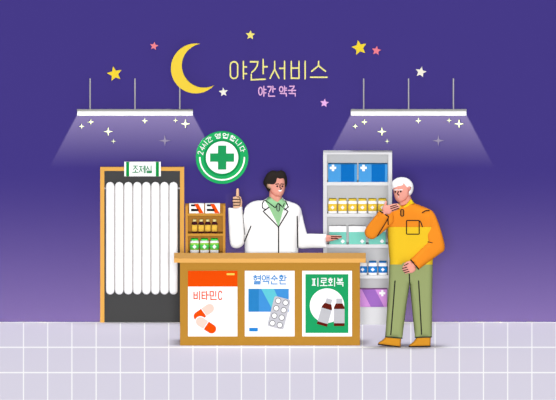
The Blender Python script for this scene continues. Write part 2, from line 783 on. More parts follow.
sg = thing('door_sign', P(142.5, 176.4, -.05), 'white sign with green end stripes above the curtained doorway', 'sign')
part('sign_board', MB().prism(rect(124.3, 160.8, 161.9, 176.3), -.075, -.042), mat(WHITE), sg)
for a in (126.1, 155.8):
    part('stripe', MB().prism(rect(a, a + 3.1, 161.95, 176.25), -.079, -.075), mat((20, 165, 75)), sg, 'green stripe')
part('lettering', lettering(text_lines('조제실', 132.6, 152.0, 165.9, 172.9, gap=.2), 0.8, -.079, -.075), mat((25, 150, 85)), sg, 'green Korean lettering')
part('bracket', MB().box(X(138), X(147), -.046, 0, Z(166.2), Z(163.5)), mat((200, 200, 200)), sg)

# ---------------------------------------------------------------- hanging lamps
for k, cx in enumerate((135.0, 408.6)):
    nm = ('left', 'right')[k]
    lp = thing('hanging_lamp', P(cx, 116, -.07), ['long white bar lamp on three rods by the crescent moon', 'long white bar lamp on three rods above the white shelving unit'][k], 'lamp', 'bar lamps')
    zb, zt_ = Z(115.7, -.12), Z(111.4, -.12)
    part('lamp_bar', MB().box(X(cx - 57.8), X(cx + 57.8), -.12, -.02, zb, zt_), mat(WHITE), lp)
    part('lamp_cap', MB().box(X(cx - 57.9), X(cx + 57.9), -.125, -.015, zt_, zt_ + .009), mat((196, 196, 190)), lp, 'grey top strip')
    for dx in (-44.9, 0, 44.8):
        x = X(cx + dx)
        mb = MB().tube([(x, -.035, zt_ + .004), (x, -.035, Z(79, -.035))], .0075)
        rd = part('rod', mb, mat((188, 185, 190)), lp)
        part('wall_mount', MB().box(x - .006, x + .006, -.036, 0.0, Z(80.3, -.035), Z(79, -.035)), mat((188, 185, 190)), rd)

# ---------------------------------------------------------------- moon and stars


def circum(p, q, r):
    ax, ay, bx, by, cx, cy = *p, *q, *r
    d = 2 * (ax * (by - cy) + bx * (cy - ay) + cx * (ay - by))
    ux = ((ax**2 + ay**2) * (by - cy) + (bx**2 + by**2) * (cy - ay) + (cx**2 + cy**2) * (ay - by)) / d
    uy = ((ax**2 + ay**2) * (cx - bx) + (bx**2 + by**2) * (ax - cx) + (cx**2 + cy**2) * (bx - ax)) / d
    return ux, uy, math.hypot(ax - ux, ay - uy)


def arc(c, a0, a1, n):
    return [(c[0] + c[2] * math.cos(a0 + (a1 - a0) * i / n), c[1] + c[2] * math.sin(a0 + (a1 - a0) * i / n)) for i in range(n + 1)]


T1, T2 = (199.6, 44.0), (213.9, 85.6)
oc = circum(T1, T2, (170.9, 67.5))
ic = circum(T1, T2, (181.9, 64.5))
ang = lambda c, p: math.atan2(p[1] - c[1], p[0] - c[0]) % (2 * math.pi)
mo = arc(oc, ang(oc, T1), ang(oc, T2), 40)
if ang(oc, T1) > ang(oc, T2):
    mo = arc(oc, ang(oc, T1), ang(oc, T2), 40)
mi = arc(ic, ang(ic, T2), ang(ic, T1), 36)
moon = thing('crescent_moon', P(190, 93.6, -.075), 'large yellow crescent moon mounted on the purple wall left of the title', 'moon')
part('crescent', MB().prism(mo + mi[1:-1], -.085, -.060), mat((255, 221, 73)), moon)
part('standoff', MB().box(X(174), X(177), -.062, 0, Z(70), Z(67)), mat((200, 200, 200)), moon)


def star(cx, cy, R, deg, rgb, label, group=None, inner=.46):
    pts = []
    for i in range(10):
        t = math.radians(-90 + deg + 36 * i)
        r = R if i % 2 == 0 else R * inner
        pts.append((cx + r * math.cos(t), cy + r * math.sin(t)))
    return solo('star', MB().prism(pts, -.022, 0), mat(rgb), P(cx, cy + R, 0), label, 'star', group)


star(114.7, 74.0, 7.6, -12, (255, 224, 62), 'big yellow five-pointed star above the left bar lamp')
star(359.4, 47.8, 7.8, -12, (255, 224, 62), 'big yellow five-pointed star near the title end beside a coral one')
star(154.0, 46.2, 4.3, 8, (252, 140, 150), 'small coral pink star left of the crescent moon')
star(376.4, 50.8, 4.7, 8, (252, 135, 150), 'small coral pink star beside the big yellow one')
star(250.4, 35.2, 4.8, 3, (255, 240, 130), 'small pale yellow star above the title')
star(223.4, 92.3, 4.6, -5, (255, 253, 240), 'small white star right below the crescent moon tip')
star(324.4, 103.2, 4.4, 8, (250, 190, 250), 'small pale pink star below the end of the title')
star(420.8, 72.2, 5.6, 12, (255, 250, 232), 'cream white star above the right bar lamp')

# four-pointed twinkles under each lamp
TW = [(81.6, 126.3, 2.7, 1, 'small white twinkle nearest the {} end of the {} lamp beam'), (90.8, 122.0, 3.0, 1, ''), (108.3, 131.6, 4.5, 1, ''),
      (113.5, 141.3, 2.6, 2, ''), (144.8, 120.8, 3.0, 1, ''), (175.6, 120.5, 2.5, 2, ''), (185.5, 123.8, 4.6, 1, ''), (164.9, 140.8, 6.0, 3, '')]
TN = ['small white twinkle at the left edge of the {} lamp beam', 'small white twinkle just under the left end of the {} lamp bar',
      'large bright white twinkle in the left half of the {} lamp beam', 'tiny faint twinkle below the large bright one in the {} lamp beam',
      'small white twinkle alone under the middle of the {} lamp bar', 'tiny faint twinkle beside the bright one under the right end of the {} lamp',
      'large bright white twinkle under the right end of the {} lamp bar', 'large dim lilac twinkle low in the {} lamp beam']
for k, dx in enumerate((0.0, 273.6)):
    for (a, b, r, kind, _), lab in zip(TW, TN):
        pts = []
        for i in range(16):
            t = math.radians(-90 + 22.5 * i)
            rr = {0: r, 1: r * .34, 2: r * .26, 3: r * .34}[i % 4]
            pts.append((a + dx + rr * math.cos(t), b + rr * math.sin(t)))
        c = {1: (214, 214, 222), 2: (176, 172, 196), 3: (104, 92, 156)}[kind]
        solo('twinkle', MB().prism(pts, -.006, 0), mat(c), P(a + dx, b + r, 0), lab.format(('left', 'right')[k]), 'star')

# ---------------------------------------------------------------- title on the wall
q = lambda pts: [(225 + a / 5.055, 50 + b / 5.055) for a, b in pts]
TITLE = [
    ('야', [rrect(27, 64, 60, 144, 18, 5) + [rrect(27, 64, 60, 144, 18, 5)[0]], [(93, 58), (93, 146)], [(93, 86), (109, 86)], [(93, 120), (109, 120)]]),
    ('간', [[(128, 60), (166, 60), (162, 82), (150, 100), (135, 114)], [(193, 48), (193, 120)], [(193, 85), (213, 85)], [(133, 124), (133, 151), (203, 148)]]),
    ('서', [[(251, 58), (251, 98), (228, 143)], [(251, 98), (273, 143)], [(301, 58), (301, 146)], [(276, 93), (301, 93)]]),
    ('비', [[(335, 58), (335, 143), (374, 143), (374, 58)], [(335, 92), (374, 92)], [(405, 58), (405, 146)]]),
    ('스', [[(473, 58), (473, 80), (438, 108)], [(473, 80), (508, 108)], [(432, 138), (516, 138)]]),
]
ttl = thing('title_lettering', P(277, 80, 0), 'large pale yellow Korean title lettering across the purple wall', 'lettering')
for ch, lines in TITLE:
    part('syllable', lettering([q(l) for l in lines], 1.35, -.02, 0), mat((255, 246, 150)), ttl)
sub = thing('subtitle_lettering', P(277, 97, 0), 'small pink Korean lettering centred under the yellow title', 'lettering')
for s_, a, b in (('야간', 258.6, 275.4), ('약국', 279.4, 295.8)):
    part('word', lettering(text_lines(s_, a, b, 86.3, 96.2, gap=.18), 1.1, -.015, 0), mat((246, 190, 240)), sub)

# ---------------------------------------------------------------- round badge
BX, BY = 222.1, 157.6
bd = thing('round_badge', P(BX, BY + 26, 0), 'round green badge with a white disc and green cross on the wall', 'sign')
part('badge_disc', MB().prism(disc(BX, BY, 26.2, 64), -.03, 0), mat((42, 190, 108)), bd)
part('inner_ring', MB().prism(disc(BX, BY, 18.4, 48), -.034, -.030), mat((24, 158, 86)), bd, 'darker green ring')
part('white_disc', MB().prism(disc(BX, BY, 16.2, 48), -.038, -.034), mat(WHITE), bd, 'white disc')
part('cross', MB().prism(plus(BX, BY, 12.0, 8.3), -.042, -.038), mat((38, 168, 98)), bd, 'green cross')
part('arc_line', MB().stroke([(BX + 22.3 * math.cos(math.radians(t)), BY + 22.3 * math.sin(math.radians(t))) for t in range(0, 181, 6)], 1.5, -.034, -.030), mat(WHITE), bd, 'white arc')
for chars, angs in ((('2', '4', '시', '간'), (-168, -155, -142, -125)), (('영', '업', '합', '니', '다'), (-101, -81, -61, -42, -22))):
    am = MB()
    for ch, t in zip(chars, angs):
        w_ = 3.2 if ch in '24' else 5.2
        for gi, ln in enumerate(glyph(ch)):
            out = []
            for a, b in ln:
                r = 24.6 - b * 5.0
                th = math.radians(t) + (a - .5) * w_ / 22.0
                out.append((BX + r * math.cos(th), BY + r * math.sin(th)))
            am.stroke(out, 0.62, -.0345 - .0004 * gi, -.030)
    part('word', am, mat(WHITE), bd, 'white Korean lettering around the top')

# ---------------------------------------------------------------- wooden rack behind the counter
WOODF, WOODB = mat((230, 164, 70)), mat((200, 140, 60))
rk = thing('wooden_rack', (X(205.5), -.11, 0), 'narrow open wooden rack of boxes, bottles and jars behind the counter', 'shelf')
ztop = Z(203.3, -.01)
part('back_panel', MB().box(X(186), X(225), -.03, -.01, 0, ztop), WOODB, rk)
part('side_panel', MB().box(X(185.4), X(188.0), -.20, -.01, 0, ztop), WOODF, rk)
part('side_panel', MB().box(X(222.8), X(225.4), -.20, -.01, 0, ztop), WOODF, rk)
RK = []
for rb in (213.3, 233.4, 253.2):
    z1 = Z(rb, -.17)
    RK.append(z1)
    part('shelf_board', MB().box(X(188.0), X(222.8), -.195, -.03, z1 - .022, z1), mat((226, 164, 70)), rk)
part('shelf_board', MB().box(X(188.0), X(222.8), -.195, -.03, .06, .08), mat((226, 164, 70)), rk)

# cartons, two
z0 = RK[0]
zt_ = Z(203.1, -.10)
bx = thing('medicine_carton', (X(196.7), -.135, z0), 'white carton with an orange slash, left one on top of the wooden rack', 'box', 'white cartons on the wooden rack')
c0 = part('carton', MB().box(X(189.3), X(204.0), -.17, -.10, z0, zt_), mat(WHITE), bx)
rt, rb = 203.9, 213.2
part('slash', MB().prism([(194.2, rt), (198.3, rt), (203.6, rb), (199.2, rb)], -.173, -.170), stock((250, 84, 10)), bx, 'orange diagonal band')
part('printed_bar', MB().prism(rect(191.0, 195.0, 204.5, 206.3), -.1735, -.170), mat(INK), bx)
part('printed_bar', MB().prism(rect(191.0, 198.6, 208.9, 211.2), -.1735, -.170), mat(INK), bx)
dup(bx, .159, 'white carton with an orange slash, right one on top of the wooden rack')

# yellow drink bottles, four
z0 = RK[1]
r_ = .0285
bt = thing('drink_bottle', (X(194.5), -.13, z0), '', 'bottle', 'yellow drink bottles on the wooden rack')
cx, cy = X(194.5), -.13
zc = lambda row: Z(row, -.13 - r_)
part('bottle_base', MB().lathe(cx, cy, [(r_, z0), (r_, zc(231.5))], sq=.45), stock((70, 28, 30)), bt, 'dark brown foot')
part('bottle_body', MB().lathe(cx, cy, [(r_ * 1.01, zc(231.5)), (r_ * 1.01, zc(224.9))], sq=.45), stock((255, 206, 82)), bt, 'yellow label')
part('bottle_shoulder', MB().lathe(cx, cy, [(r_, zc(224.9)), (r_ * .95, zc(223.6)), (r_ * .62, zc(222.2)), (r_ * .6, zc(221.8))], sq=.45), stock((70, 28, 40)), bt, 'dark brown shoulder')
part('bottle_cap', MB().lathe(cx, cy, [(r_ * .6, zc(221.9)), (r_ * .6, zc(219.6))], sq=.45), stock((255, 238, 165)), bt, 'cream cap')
NM4 = ['leftmost of four small yellow drink bottles on the wooden rack', 'second from the left of four small yellow drink bottles on the wooden rack',
       'third from the left of four small yellow drink bottles on the wooden rack', 'rightmost of four small yellow drink bottles on the wooden rack']
bt['label'] = NM4[0]
for i in (1, 2, 3):
    dup(bt, .0668 * i, NM4[i])

# green jars, three
z0 = RK[2]
cx, cy, r_ = X(194.5), -.115, .0455
jr = thing('supplement_jar', (cx, cy, z0), 'leftmost of three white jars with green labels on the wooden rack', 'jar', 'green labelled jars on the wooden rack')
zc = lambda row: Z(row, cy - r_)
part('jar_body', MB().lathe(cx, cy, [(r_ * .9, z0), (r_, z0 + .008), (r_, zc(242.0)), (r_ * .8, zc(240.7))], sq=.45), mat(WHITE), jr)
part('jar_label', MB().lathe(cx, cy, [(r_ * 1.02, zc(250.0)), (r_ * 1.02, zc(243.0))], sq=.45), stock((170, 236, 84)), jr, 'lime green label')
part('label_band', MB().lathe(cx, cy, [(r_ * 1.04, zc(248.7)), (r_ * 1.04, zc(244.6))], sq=.45), stock((90, 222, 96)), jr, 'green band')
part('jar_lid', MB().lathe(cx, cy, [(r_ * .78, zc(240.9)), (r_ * .78, zc(239.0))], sq=.45), stock((80, 240, 90)), jr, 'bright green lid')
part('diamond', MB().prism([(194.5, 244.6), (196.6, 246.8), (194.5, 249.0), (192.4, 246.8)], cy - r_ * 1.04 - .005, cy - r_ * .9), mat(WHITE), jr, 'white cross mark')
dup(jr, .0995, 'middle of three white jars with green labels on the wooden rack')
dup(jr, .199, 'rightmost of three white jars with green labels on the wooden rack')

# ---------------------------------------------------------------- white shelving unit
SF = -.18
UW, UB = mat((244, 244, 246)), mat((222, 222, 223))
su = thing('shelving_unit', (X(357.7), SF / 2, 0), 'tall white shelving unit with grey back behind the older man', 'shelf')
zt_ = Z(150.4, -.01)
part('back_panel', MB().box(X(326), X(389.5), -.02, -.004, 0, zt_ - .03), UB, su, 'grey back panel')
for a in (323.2, 388.3):
    part('side_panel', MB().box(X(a), X(a + 3.8), SF, -.004, 0, zt_), UW, su)
part('top_panel', MB().box(X(327), X(388.3), SF, -.004, zt_ - .018, zt_), UW, su)
IY = -.155                        # front of the packs on the shelves
SB = {}
for nm, rb in (('a', 181.9), ('b', 213.3), ('c', 244.2), ('d', 275.0), ('e', 306.9)):
    z1 = Z(rb, IY)
    SB[nm] = z1
    if nm == 'e':
        part('plinth', MB().box(X(327), X(388.3), SF, -.02, 0, z1), mat((236, 236, 237)), su)
    else:
        part('shelf_board', MB().box(X(327), X(388.3), SF, -.02, z1 - .033, z1), mat((250, 250, 251)), su)


def pbox_item(a, b, rt, z0, depth, mb=None, Yf=IY):
    return (mb or MB()).box(X(a), X(b), Yf, Yf + depth, z0, Z(rt, Yf + depth))


# blue first aid boxes, two
z0 = SB['a']
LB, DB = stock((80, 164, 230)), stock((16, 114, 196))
bb = thing('medicine_box', (X(342.5), IY + .05, z0), 'blue box with a white cross, left one on the top shelf', 'box', 'blue boxes on the top shelf')
part('box_body', pbox_item(328.1, 357.0, 162.9, z0, .10), LB, bb)
part('dark_panel', MB().prism(rect(341.0, 354.4, 164.4, 181.8), IY - .003, IY), DB, bb, 'dark blue panel')
part('cross', MB().prism(plus(333.0, 167.9, 3.2, 2.3), IY - .004, IY), mat(WHITE), bb, 'white cross')
dup(bb, .3055, 'blue box with a white cross, right one on the top shelf')


def jar(name, px, rad, z0, rows, mats, label, cat, group, cap=.86):
    """rows: cap top, cap bottom, band top, band bottom"""
    cy = IY + rad
    cx = X(px)
    zc = lambda r: Z(r, IY)
    t = thing(name, (cx, cy, z0), label, cat, group)
    part('jar_body', MB().lathe(cx, cy, [(rad * .97, z0), (rad, z0 + .006), (rad, zc(rows[1] + .9)), (rad * .9, zc(rows[1]))], sq=.45), mat(WHITE), t)
    part('jar_label', MB().lathe(cx, cy, [(rad * 1.02, zc(rows[3])), (rad * 1.02, zc(rows[2]))], sq=.45), mats[0], t, mats[2] + ' label band')
    part('jar_lid', MB().lathe(cx, cy, [(rad * cap, zc(rows[1])), (rad * cap, zc(rows[0] + rad * cap * 1.2 * S_ * 100))], sq=.45), mats[1], t, mats[2] + ' lid')
    m_ = (rows[2] + rows[3]) / 2
    part('diamond', MB().prism([(px, m_ - 1.9), (px + 1.9, m_), (px, m_ + 1.9), (px - 1.9, m_)], IY - .006, IY + rad * .3), mat(WHITE), t, 'white diamond')
    return t


ORD = ['leftmost', 'second from the left', 'third from the left', 'fourth from the left', 'fifth from the left', 'rightmost']
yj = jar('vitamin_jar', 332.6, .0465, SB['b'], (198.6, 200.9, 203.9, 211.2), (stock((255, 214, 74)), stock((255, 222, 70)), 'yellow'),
         ORD[0] + ' of the six yellow-lidded jars on the second shelf', 'jar', 'yellow-lidded jars on the second shelf')
for i in range(1, 6):
    dup(yj, .0995 * i, ORD[i] + ' of the six yellow-lidded jars on the second shelf')

# teal boxes, three
z0 = SB['c']
tb = thing('dressing_box', (X(337.8), IY + .04, z0), 'leftmost teal box with a white lid on the third shelf, behind the reaching hand', 'box', 'teal boxes on the third shelf')
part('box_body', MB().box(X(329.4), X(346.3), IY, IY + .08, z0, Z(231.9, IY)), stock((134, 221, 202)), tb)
part('box_lid', MB().box(X(329.2), X(346.5), IY - .002, IY + .082, Z(231.9, IY), Z(225.0, IY + .08)), mat(WHITE), tb, 'white lid')
part('diamond', MB().prism([(342.7, 239.2), (344.9, 241.3), (342.7, 243.4), (340.5, 241.3)], IY - .004, IY), mat(WHITE), tb, 'white diamond')
dup(tb, .195, 'middle teal box with a white lid on the third shelf')
dup(tb, .3935, 'rightmost teal box with a white lid on the third shelf, behind the raised elbow')

# blue jars, three in view
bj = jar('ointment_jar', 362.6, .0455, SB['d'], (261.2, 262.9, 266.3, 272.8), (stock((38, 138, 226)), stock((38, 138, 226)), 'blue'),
         'blue-lidded white jar on the fourth shelf, leftmost, beside the counter end', 'jar', 'blue-lidded jars on the fourth shelf', cap=.8)
dup(bj, .101, 'blue-lidded white jar on the fourth shelf, middle of the three')
dup(bj, .202, 'blue-lidded white jar on the fourth shelf, rightmost, beside the trousers')

# pink box
z0 = SB['e']
pk = thing('tissue_box', (X(372), IY + .05, z0), 'pink box with a purple slanted stripe and white cross on the lowest shelf', 'box')
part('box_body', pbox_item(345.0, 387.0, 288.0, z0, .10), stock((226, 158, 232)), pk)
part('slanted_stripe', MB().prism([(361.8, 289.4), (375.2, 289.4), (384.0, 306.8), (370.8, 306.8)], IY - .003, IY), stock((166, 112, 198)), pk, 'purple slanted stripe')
part('cross', MB().prism(plus(382.3, 293.2, 3.0, 2.2), IY - .004, IY), mat(WHITE), pk, 'white cross')

# ---------------------------------------------------------------- counter
CF = -1.688
ct = thing('counter', (X(270), -1.52, 0), 'long wooden service counter with three posters on its front', 'counter')
SLB = Z(262.7, CF - .03)
part('cabinet_body', MB().box(X(180), X(360), CF, -1.36, 0, SLB), mat((201, 146, 57)), ct)
part('countertop', MB().box(X(174), X(365.8), CF - .03, -1.31, SLB, SLB + .042), mat((250, 190, 105)), ct, 'lighter wooden top')

PF = CF - .008


def sheet(a, b, r0, r1, label, rgb=WHITE):
    t = thing('poster', P((a + b) / 2, r1, CF), label, 'poster', None)
    part('paper', MB().prism(rect(a, b, r0, r1), PF, CF - .0005), mat(rgb), t)
    return t


def pr(nm, poly, rgb, t, layer=1, label=None):
    return part(nm, MB().prism(poly, PF - .0015 * layer, PF + .001), mat(rgb), t, label)


def capsule(cx, cy, L, w, deg, a, b, t):
    def half(sgn):
        pts = []
        for i in range(9):
            q_ = -math.pi / 2 + math.pi * i / 8
            pts.append((cx + sgn * (L / 2 - w / 2 + w / 2 * math.cos(q_)), cy + w / 2 * math.sin(q_) * sgn))
        pts += [(cx + sgn * .35, cy + w / 2 * sgn), (cx + sgn * .35, cy - w / 2 * sgn)]
        return rot(pts, cx, cy, deg)
    pr('capsule_half', half(-1), a, t, 2)
    pr('capsule_half', half(1), b, t, 2)


OR = (253, 84, 8)
p1 = sheet(188.0, 237.4, 270.8, 336.4, 'white poster with orange header and two capsules, left on the counter front')
pr('header_band', rect(188.0, 237.4, 270.8, 286.6), OR, p1, 1, 'orange header')
pr('header_dash', rect(226.6, 234.6, 273.2, 275.2), (255, 222, 90), p1, 2, 'yellow dash')
part('lettering', lettering(text_lines('비타민C', 194.0, 222.2, 291.3, 299.6, gap=.2, narrow={'C': .6}), 1.05, PF - .0015, PF), mat(OR), p1, 'orange lettering')
capsule(203.9, 312.4, 23.0, 9.2, -35, OR, (255, 226, 210), p1)
pr('capsule_gap', rot(rrect(193.8, 218.2, 319.8, 330.8, 5.4), 206, 325.3, 33), WHITE, p1, 3)


def capsule2(cx, cy, L, w, deg, a, b, t):
    def half(sgn):
        pts = []
        for i in range(9):
            q_ = -math.pi / 2 + math.pi * i / 8
            pts.append((cx + sgn * (L / 2 - w / 2 + w / 2 * math.cos(q_)), cy + w / 2 * math.sin(q_) * sgn))
        pts += [(cx + sgn * .35, cy + w / 2 * sgn), (cx + sgn * .35, cy - w / 2 * sgn)]
        return rot(pts, cx, cy, deg)
    pr('capsule_half', half(-1), a, t, 4)
    pr('capsule_half', half(1), b, t, 4)


capsule2(206.0, 325.3, 22.6, 9.2, 33, (255, 226, 210), OR, p1)

p2 = sheet(244.8, 294.6, 270.8, 336.4, 'white poster with a blue box and pill blister, middle of the counter front')
BL = (38, 138, 222)
part('lettering', lettering(text_lines('혈액순환', 253.6, 286.4, 275.2, 284.0, gap=.2), .98, PF - .0015, PF), mat((60, 150, 225)), p2, 'blue lettering')
pr('printed_box', rect(248.4, 288.8, 288.8, 311.8), (72, 158, 230), p2, 1, 'blue box print')
pr('printed_box_side', rect(248.4, 258.8, 288.8, 311.8), (48, 140, 208), p2, 2, 'darker blue box side')
pr('printed_light_band', [(261.2, 288.8), (274.0, 288.8), (284.0, 311.8), (273.6, 311.8)], (104, 214, 228), p2, 2, 'cyan slanted band')
pr('printed_dash', rect(249.2, 257.8, 327.8, 331.4), (40, 140, 226), p2, 1, 'blue dash')
bl = pr('printed_blister', rot(rrect(270.6, 287.4, 297.4, 328.4, 2.2), 279, 312.9, 14.5), (212, 212, 218), p2, 3, 'grey pill blister')
for i in range(4):
    for j in range(2):
        c = rot([(275.2 + 7.6 * j, 301.4 + 7.7 * i)], 279, 312.9, 14.5)[0]
        pl = part('printed_pill_rim', MB().prism(disc(c[0], c[1], 3.0, 16), PF - .006, PF - .004), mat((120, 120, 124)), bl)
        part('printed_pill', MB().prism(disc(c[0], c[1], 2.3, 16), PF - .0075, PF - .004), mat(WHITE), bl)

p3 = sheet(302.2, 352.0, 270.8, 336.4, 'white-edged green poster with two brown bottles, right on the counter front')
GR = (35, 172, 104)
pr('green_field', rect(305.4, 348.4, 274.2, 333.0), GR, p3, 1, 'green field')
part('lettering', lettering(text_lines('피로회복', 312.2, 343.4, 278.2, 286.2, gap=.2), .8, PF - .004, PF), mat(WHITE), p3, 'white lettering')
pr('white_circle', disc(327.0, 305.6, 17.2, 40), WHITE, p3, 2, 'white circle')


def printed_bottle(cx, deg, cyy, t):
    R_ = lambda pts: rot(pts, cx, cyy, deg)
    pr('printed_bottle', R_([(cx - 5.3, cyy + 13.5), (cx - 5.3, cyy - 5.0), (cx - 3.4, cyy - 9.2), (cx + 3.4, cyy - 9.2), (cx + 5.3, cyy - 5.0), (cx + 5.3, cyy + 13.5)]), (105, 32, 22), t, 3, 'brown bottle print')
    pr('printed_label', R_(rect(cx - 5.35, cx + 5.35, cyy - 3.6, cyy + 10.6)), (206, 206, 210), t, 4, 'grey label')
    pr('printed_cap', R_(rect(cx - 3.0, cx + 3.0, cyy - 14.0, cyy - 9.4)), (206, 206, 210), t, 4, 'grey cap')


printed_bottle(325.6, 16, 312.4, p3)
printed_bottle(339.2, 0, 312.6, p3)

# ---------------------------------------------------------------- people
INKM = mat(INK)


def person_root(px, Y, label):
    return thing('person', (X(px), Y, 0), label, 'person')


def grow(outline, mb, Y, R, T, **k):
    pf = Puff(outline, Y, R, T, **k)
    pf.into(mb)
    return pf


# ---- the pharmacist
YP = -.85
ph = person_root(273, YP, 'dark-haired person in a white coat and green shirt pointing up behind the counter')
HEAD_P = smooth_poly([(267.0, 181), (269, 175), (275, 172.6), (281, 172.8), (284.8, 176), (285.6, 182), (285.2, 188), (283.6, 193.6), (281.4, 196.6), (277.6, 197.6),
                      (272.8, 195.6), (269.8, 191.4), (268.8, 188.6), (266.8, 187.2), (266.4, 184.4)], 3)
FULL_P = smooth_poly([(263.2, 183.2), (265.0, 177.4), (268, 173.0), (272.4, 170.8), (277, 171.6), (281.2, 170.6), (285.2, 173.0), (286.8, 177.5), (287.2, 183.5), (285.0, 188),
                      (280, 192), (271, 193), (268.2, 191.5), (266.0, 187.5)], 3)
bm_ = MB()
hp = grow(HEAD_P, bm_, YP, 9.0, .085, power=2.2)
grow([(269.4, 190), (281.4, 192), (281.6, 199), (282, 205), (267.5, 205), (269.0, 198)], bm_, YP, 6.5, .055, power=2.0)
# trunk, legs and arms (under the clothes)
bm_.tube([P(275, 202, YP), P(273, 214, YP), P(272, 245, YP), (X(272), YP, .95), (X(272), YP, .86)], [.05, .09, .075, .09, .085], 14)
bm_.tube([P(276, 206, YP), P(254, 209, YP), P(246, 225, YP - .02), P(237, 238, YP - .12), P(236.5, 222, YP - .14), P(236.8, 207, YP - .16)], [.045, .045, .04, .035, .032, .028], 12)
bm_.tube([P(276, 206, YP), P(292, 209, YP), P(299, 225, YP), P(305, 240, YP - .03), P(326, 239.5, YP - .06)], [.045, .045, .04, .035, .025], 12)
for sx in (-1, 1):
    x0 = X(272) + sx * .075
    bm_.tube([(x0 - sx * .02, YP, .90), (x0, YP, .5), (x0, YP + .01, .09)], [.08, .055, .038], 12)
    bm_.tube([(x0, YP + .02, .05), (x0, YP - .13, .035)], [.04, .03], 10)
# pointing hand: index up, three folded fingers, thumb across
yh = YP - .17
grow(smooth_poly([(233.4, 197), (240.6, 196.6), (241.0, 202), (240.2, 209), (233.8, 209), (232.9, 203)], 3), bm_, yh + .012, 4, .026, power=2)
bm_.tube([P(237.3, 199, yh), P(237.6, 194, yh - .004), P(237.6, 189.7, yh)], [.0175, .016, .0145], 10)
for r_0, xl in ((198.0, 233.6), (200.9, 233.4), (203.9, 234.0)):
    bm_.tube([P(239.6, r_0, yh - .012), P(236.6, r_0, yh - .03), P(xl + .3, r_0, yh - .018)], [.0135, .0145, .013], 10)
bm_.tube([P(240.6, 206, yh), P(241.0, 201.5, yh - .018), P(239.9, 197.8, yh - .028)], [.015, .013, .0115], 10)
# reaching hand: palm, four fingers, thumb
yr = YP - .07
grow(smooth_poly([(324, 235.6), (331, 235.2), (334.5, 237), (334, 240.4), (328, 241.6), (324, 241.8)], 3), bm_, yr, 3.2, .022, power=2)
for i, (r0_, r1_, xe) in enumerate(((236.2, 236.2, 341.0), (237.5, 237.3, 341.6), (238.7, 238.0, 339.8), (239.9, 239.0, 337.2))):
    bm_.tube([P(332, r0_, yr + .012 - .012 * i), P((332 + xe) / 2, (r0_ + r1_) / 2 - .2, yr - .004 - .01 * i), P(xe, r1_, yr + .006 - .01 * i)], [.0095, .009, .0075], 8)
bm_.tube([P(328, 236.2, yr - .01), P(331.5, 237.4, yr - .03), P(336.0, 238.2, yr - .036)], [.010, .0095, .008], 8)
bd_p = part('body', bm_, mat(SKIN, 'skin', 1.85), ph)
remesh(bd_p, .0055)
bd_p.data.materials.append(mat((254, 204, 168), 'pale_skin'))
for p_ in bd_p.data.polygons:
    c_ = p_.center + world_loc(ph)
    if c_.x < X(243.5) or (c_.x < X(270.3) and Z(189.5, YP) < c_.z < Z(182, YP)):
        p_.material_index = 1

# hair
hair_front = smooth_poly([(263.2, 183.2), (265.0, 177.4), (268, 173.0), (272.4, 170.8), (277, 171.6), (281.2, 170.6), (285.2, 173.0), (286.8, 177.5), (287.2, 183.5), (285.3, 188.2),
                          (285.0, 184, 1), (284.4, 180.5), (283.2, 178.2), (280, 178.8), (277.2, 178.0), (276.2, 181.5), (274.0, 184.2), (267.0, 183.9, 1),
                          (266.5, 186.4), (268.6, 188.5), (270.6, 188.6, 1), (270.0, 190.6), (268.6, 191.8), (265.8, 187.8)], 3)
hb = MB()
hf = Puff(hair_front, YP, 9.0, .085, ref=FULL_P, off=.012, back=0.0, power=2.2, step=1.2)
hf.into(hb)
Puff(FULL_P, YP - .004, 9.0, .085, front=0.0, off=.012, power=2.2, step=1.2).into(hb)
part('hair', hb, mat((50, 44, 42)), ph, 'dark brown parted hair')

def dots(pf, pts, r, lift=.003):
    mb = MB()
    for a, b in pts:
        c = pf.at(a, b, lift)
        mb.lathe(c.x, c.y, [(r * .3, c.z - r), (r * .85, c.z - r * .6), (r, c.z), (r * .85, c.z + r * .6), (r * .3, c.z + r)], 10)
    return mb


part('eye', dots(hp, [(277.3, 186.3)], .0095, .006), INKM, bd_p, 'dark eye')
part('eye', dots(hp, [(282.4, 186.3)], .0095, .006), INKM, bd_p, 'dark eye')
part('eyebrow', drawn(hp, [[(275.8, 184.2), (278.6, 183.9)]], .0052), INKM, bd_p)
part('eyebrow', drawn(hp, [[(281.0, 183.9), (283.6, 184.2)]], .0052), INKM, bd_p)
part('nose', drawn(hp, [[(280.1, 185.0), (279.9, 187.4), (281.4, 188.6), (280.6, 189.3)]], .0058), INKM, bd_p, 'nose drawn with a dark line')
part('mouth', MB().prism([(278.0, 190.2), (281.8, 190.0), (281.2, 191.3), (279.4, 191.6)], hp.at(280, 191).y - .004, hp.at(280, 191).y + .02), mat(WHITE), bd_p, 'white smiling teeth')
part('jaw_line', drawn(hp, [[(270.6, 190.5), (272.6, 193.6), (275.6, 195.5), (279, 196.0)]], .0035), mat((232, 128, 112)), bd_p)
part('finger_line', MB().tube([P(240.2, 199.5, yh - .034), P(236.6, 199.4, yh - .047), P(233.0, 199.3, yh - .034)], .0045, 6), INKM, bd_p, 'dark line between folded fingers')
part('finger_line', MB().tube([P(240.2, 202.4, yh - .034), P(236.6, 202.4, yh - .047), P(233.0, 202.3, yh - .034)], .0045, 6), INKM, bd_p, 'dark line between folded fingers')
part('finger_line', MB().tube([P(239.8, 205.4, yh - .034), P(236.6, 205.4, yh - .047), P(233.6, 205.3, yh - .034)], .0045, 6), INKM, bd_p, 'dark line between folded fingers')
part('finger_line', MB().tube([P(236.2, 196.8, yh - .03), P(238.6, 196.8, yh - .04), P(240.2, 199.0, yh - .04), P(240.0, 204.8, yh - .036)], .004, 6), INKM, bd_p, 'dark line along the thumb')
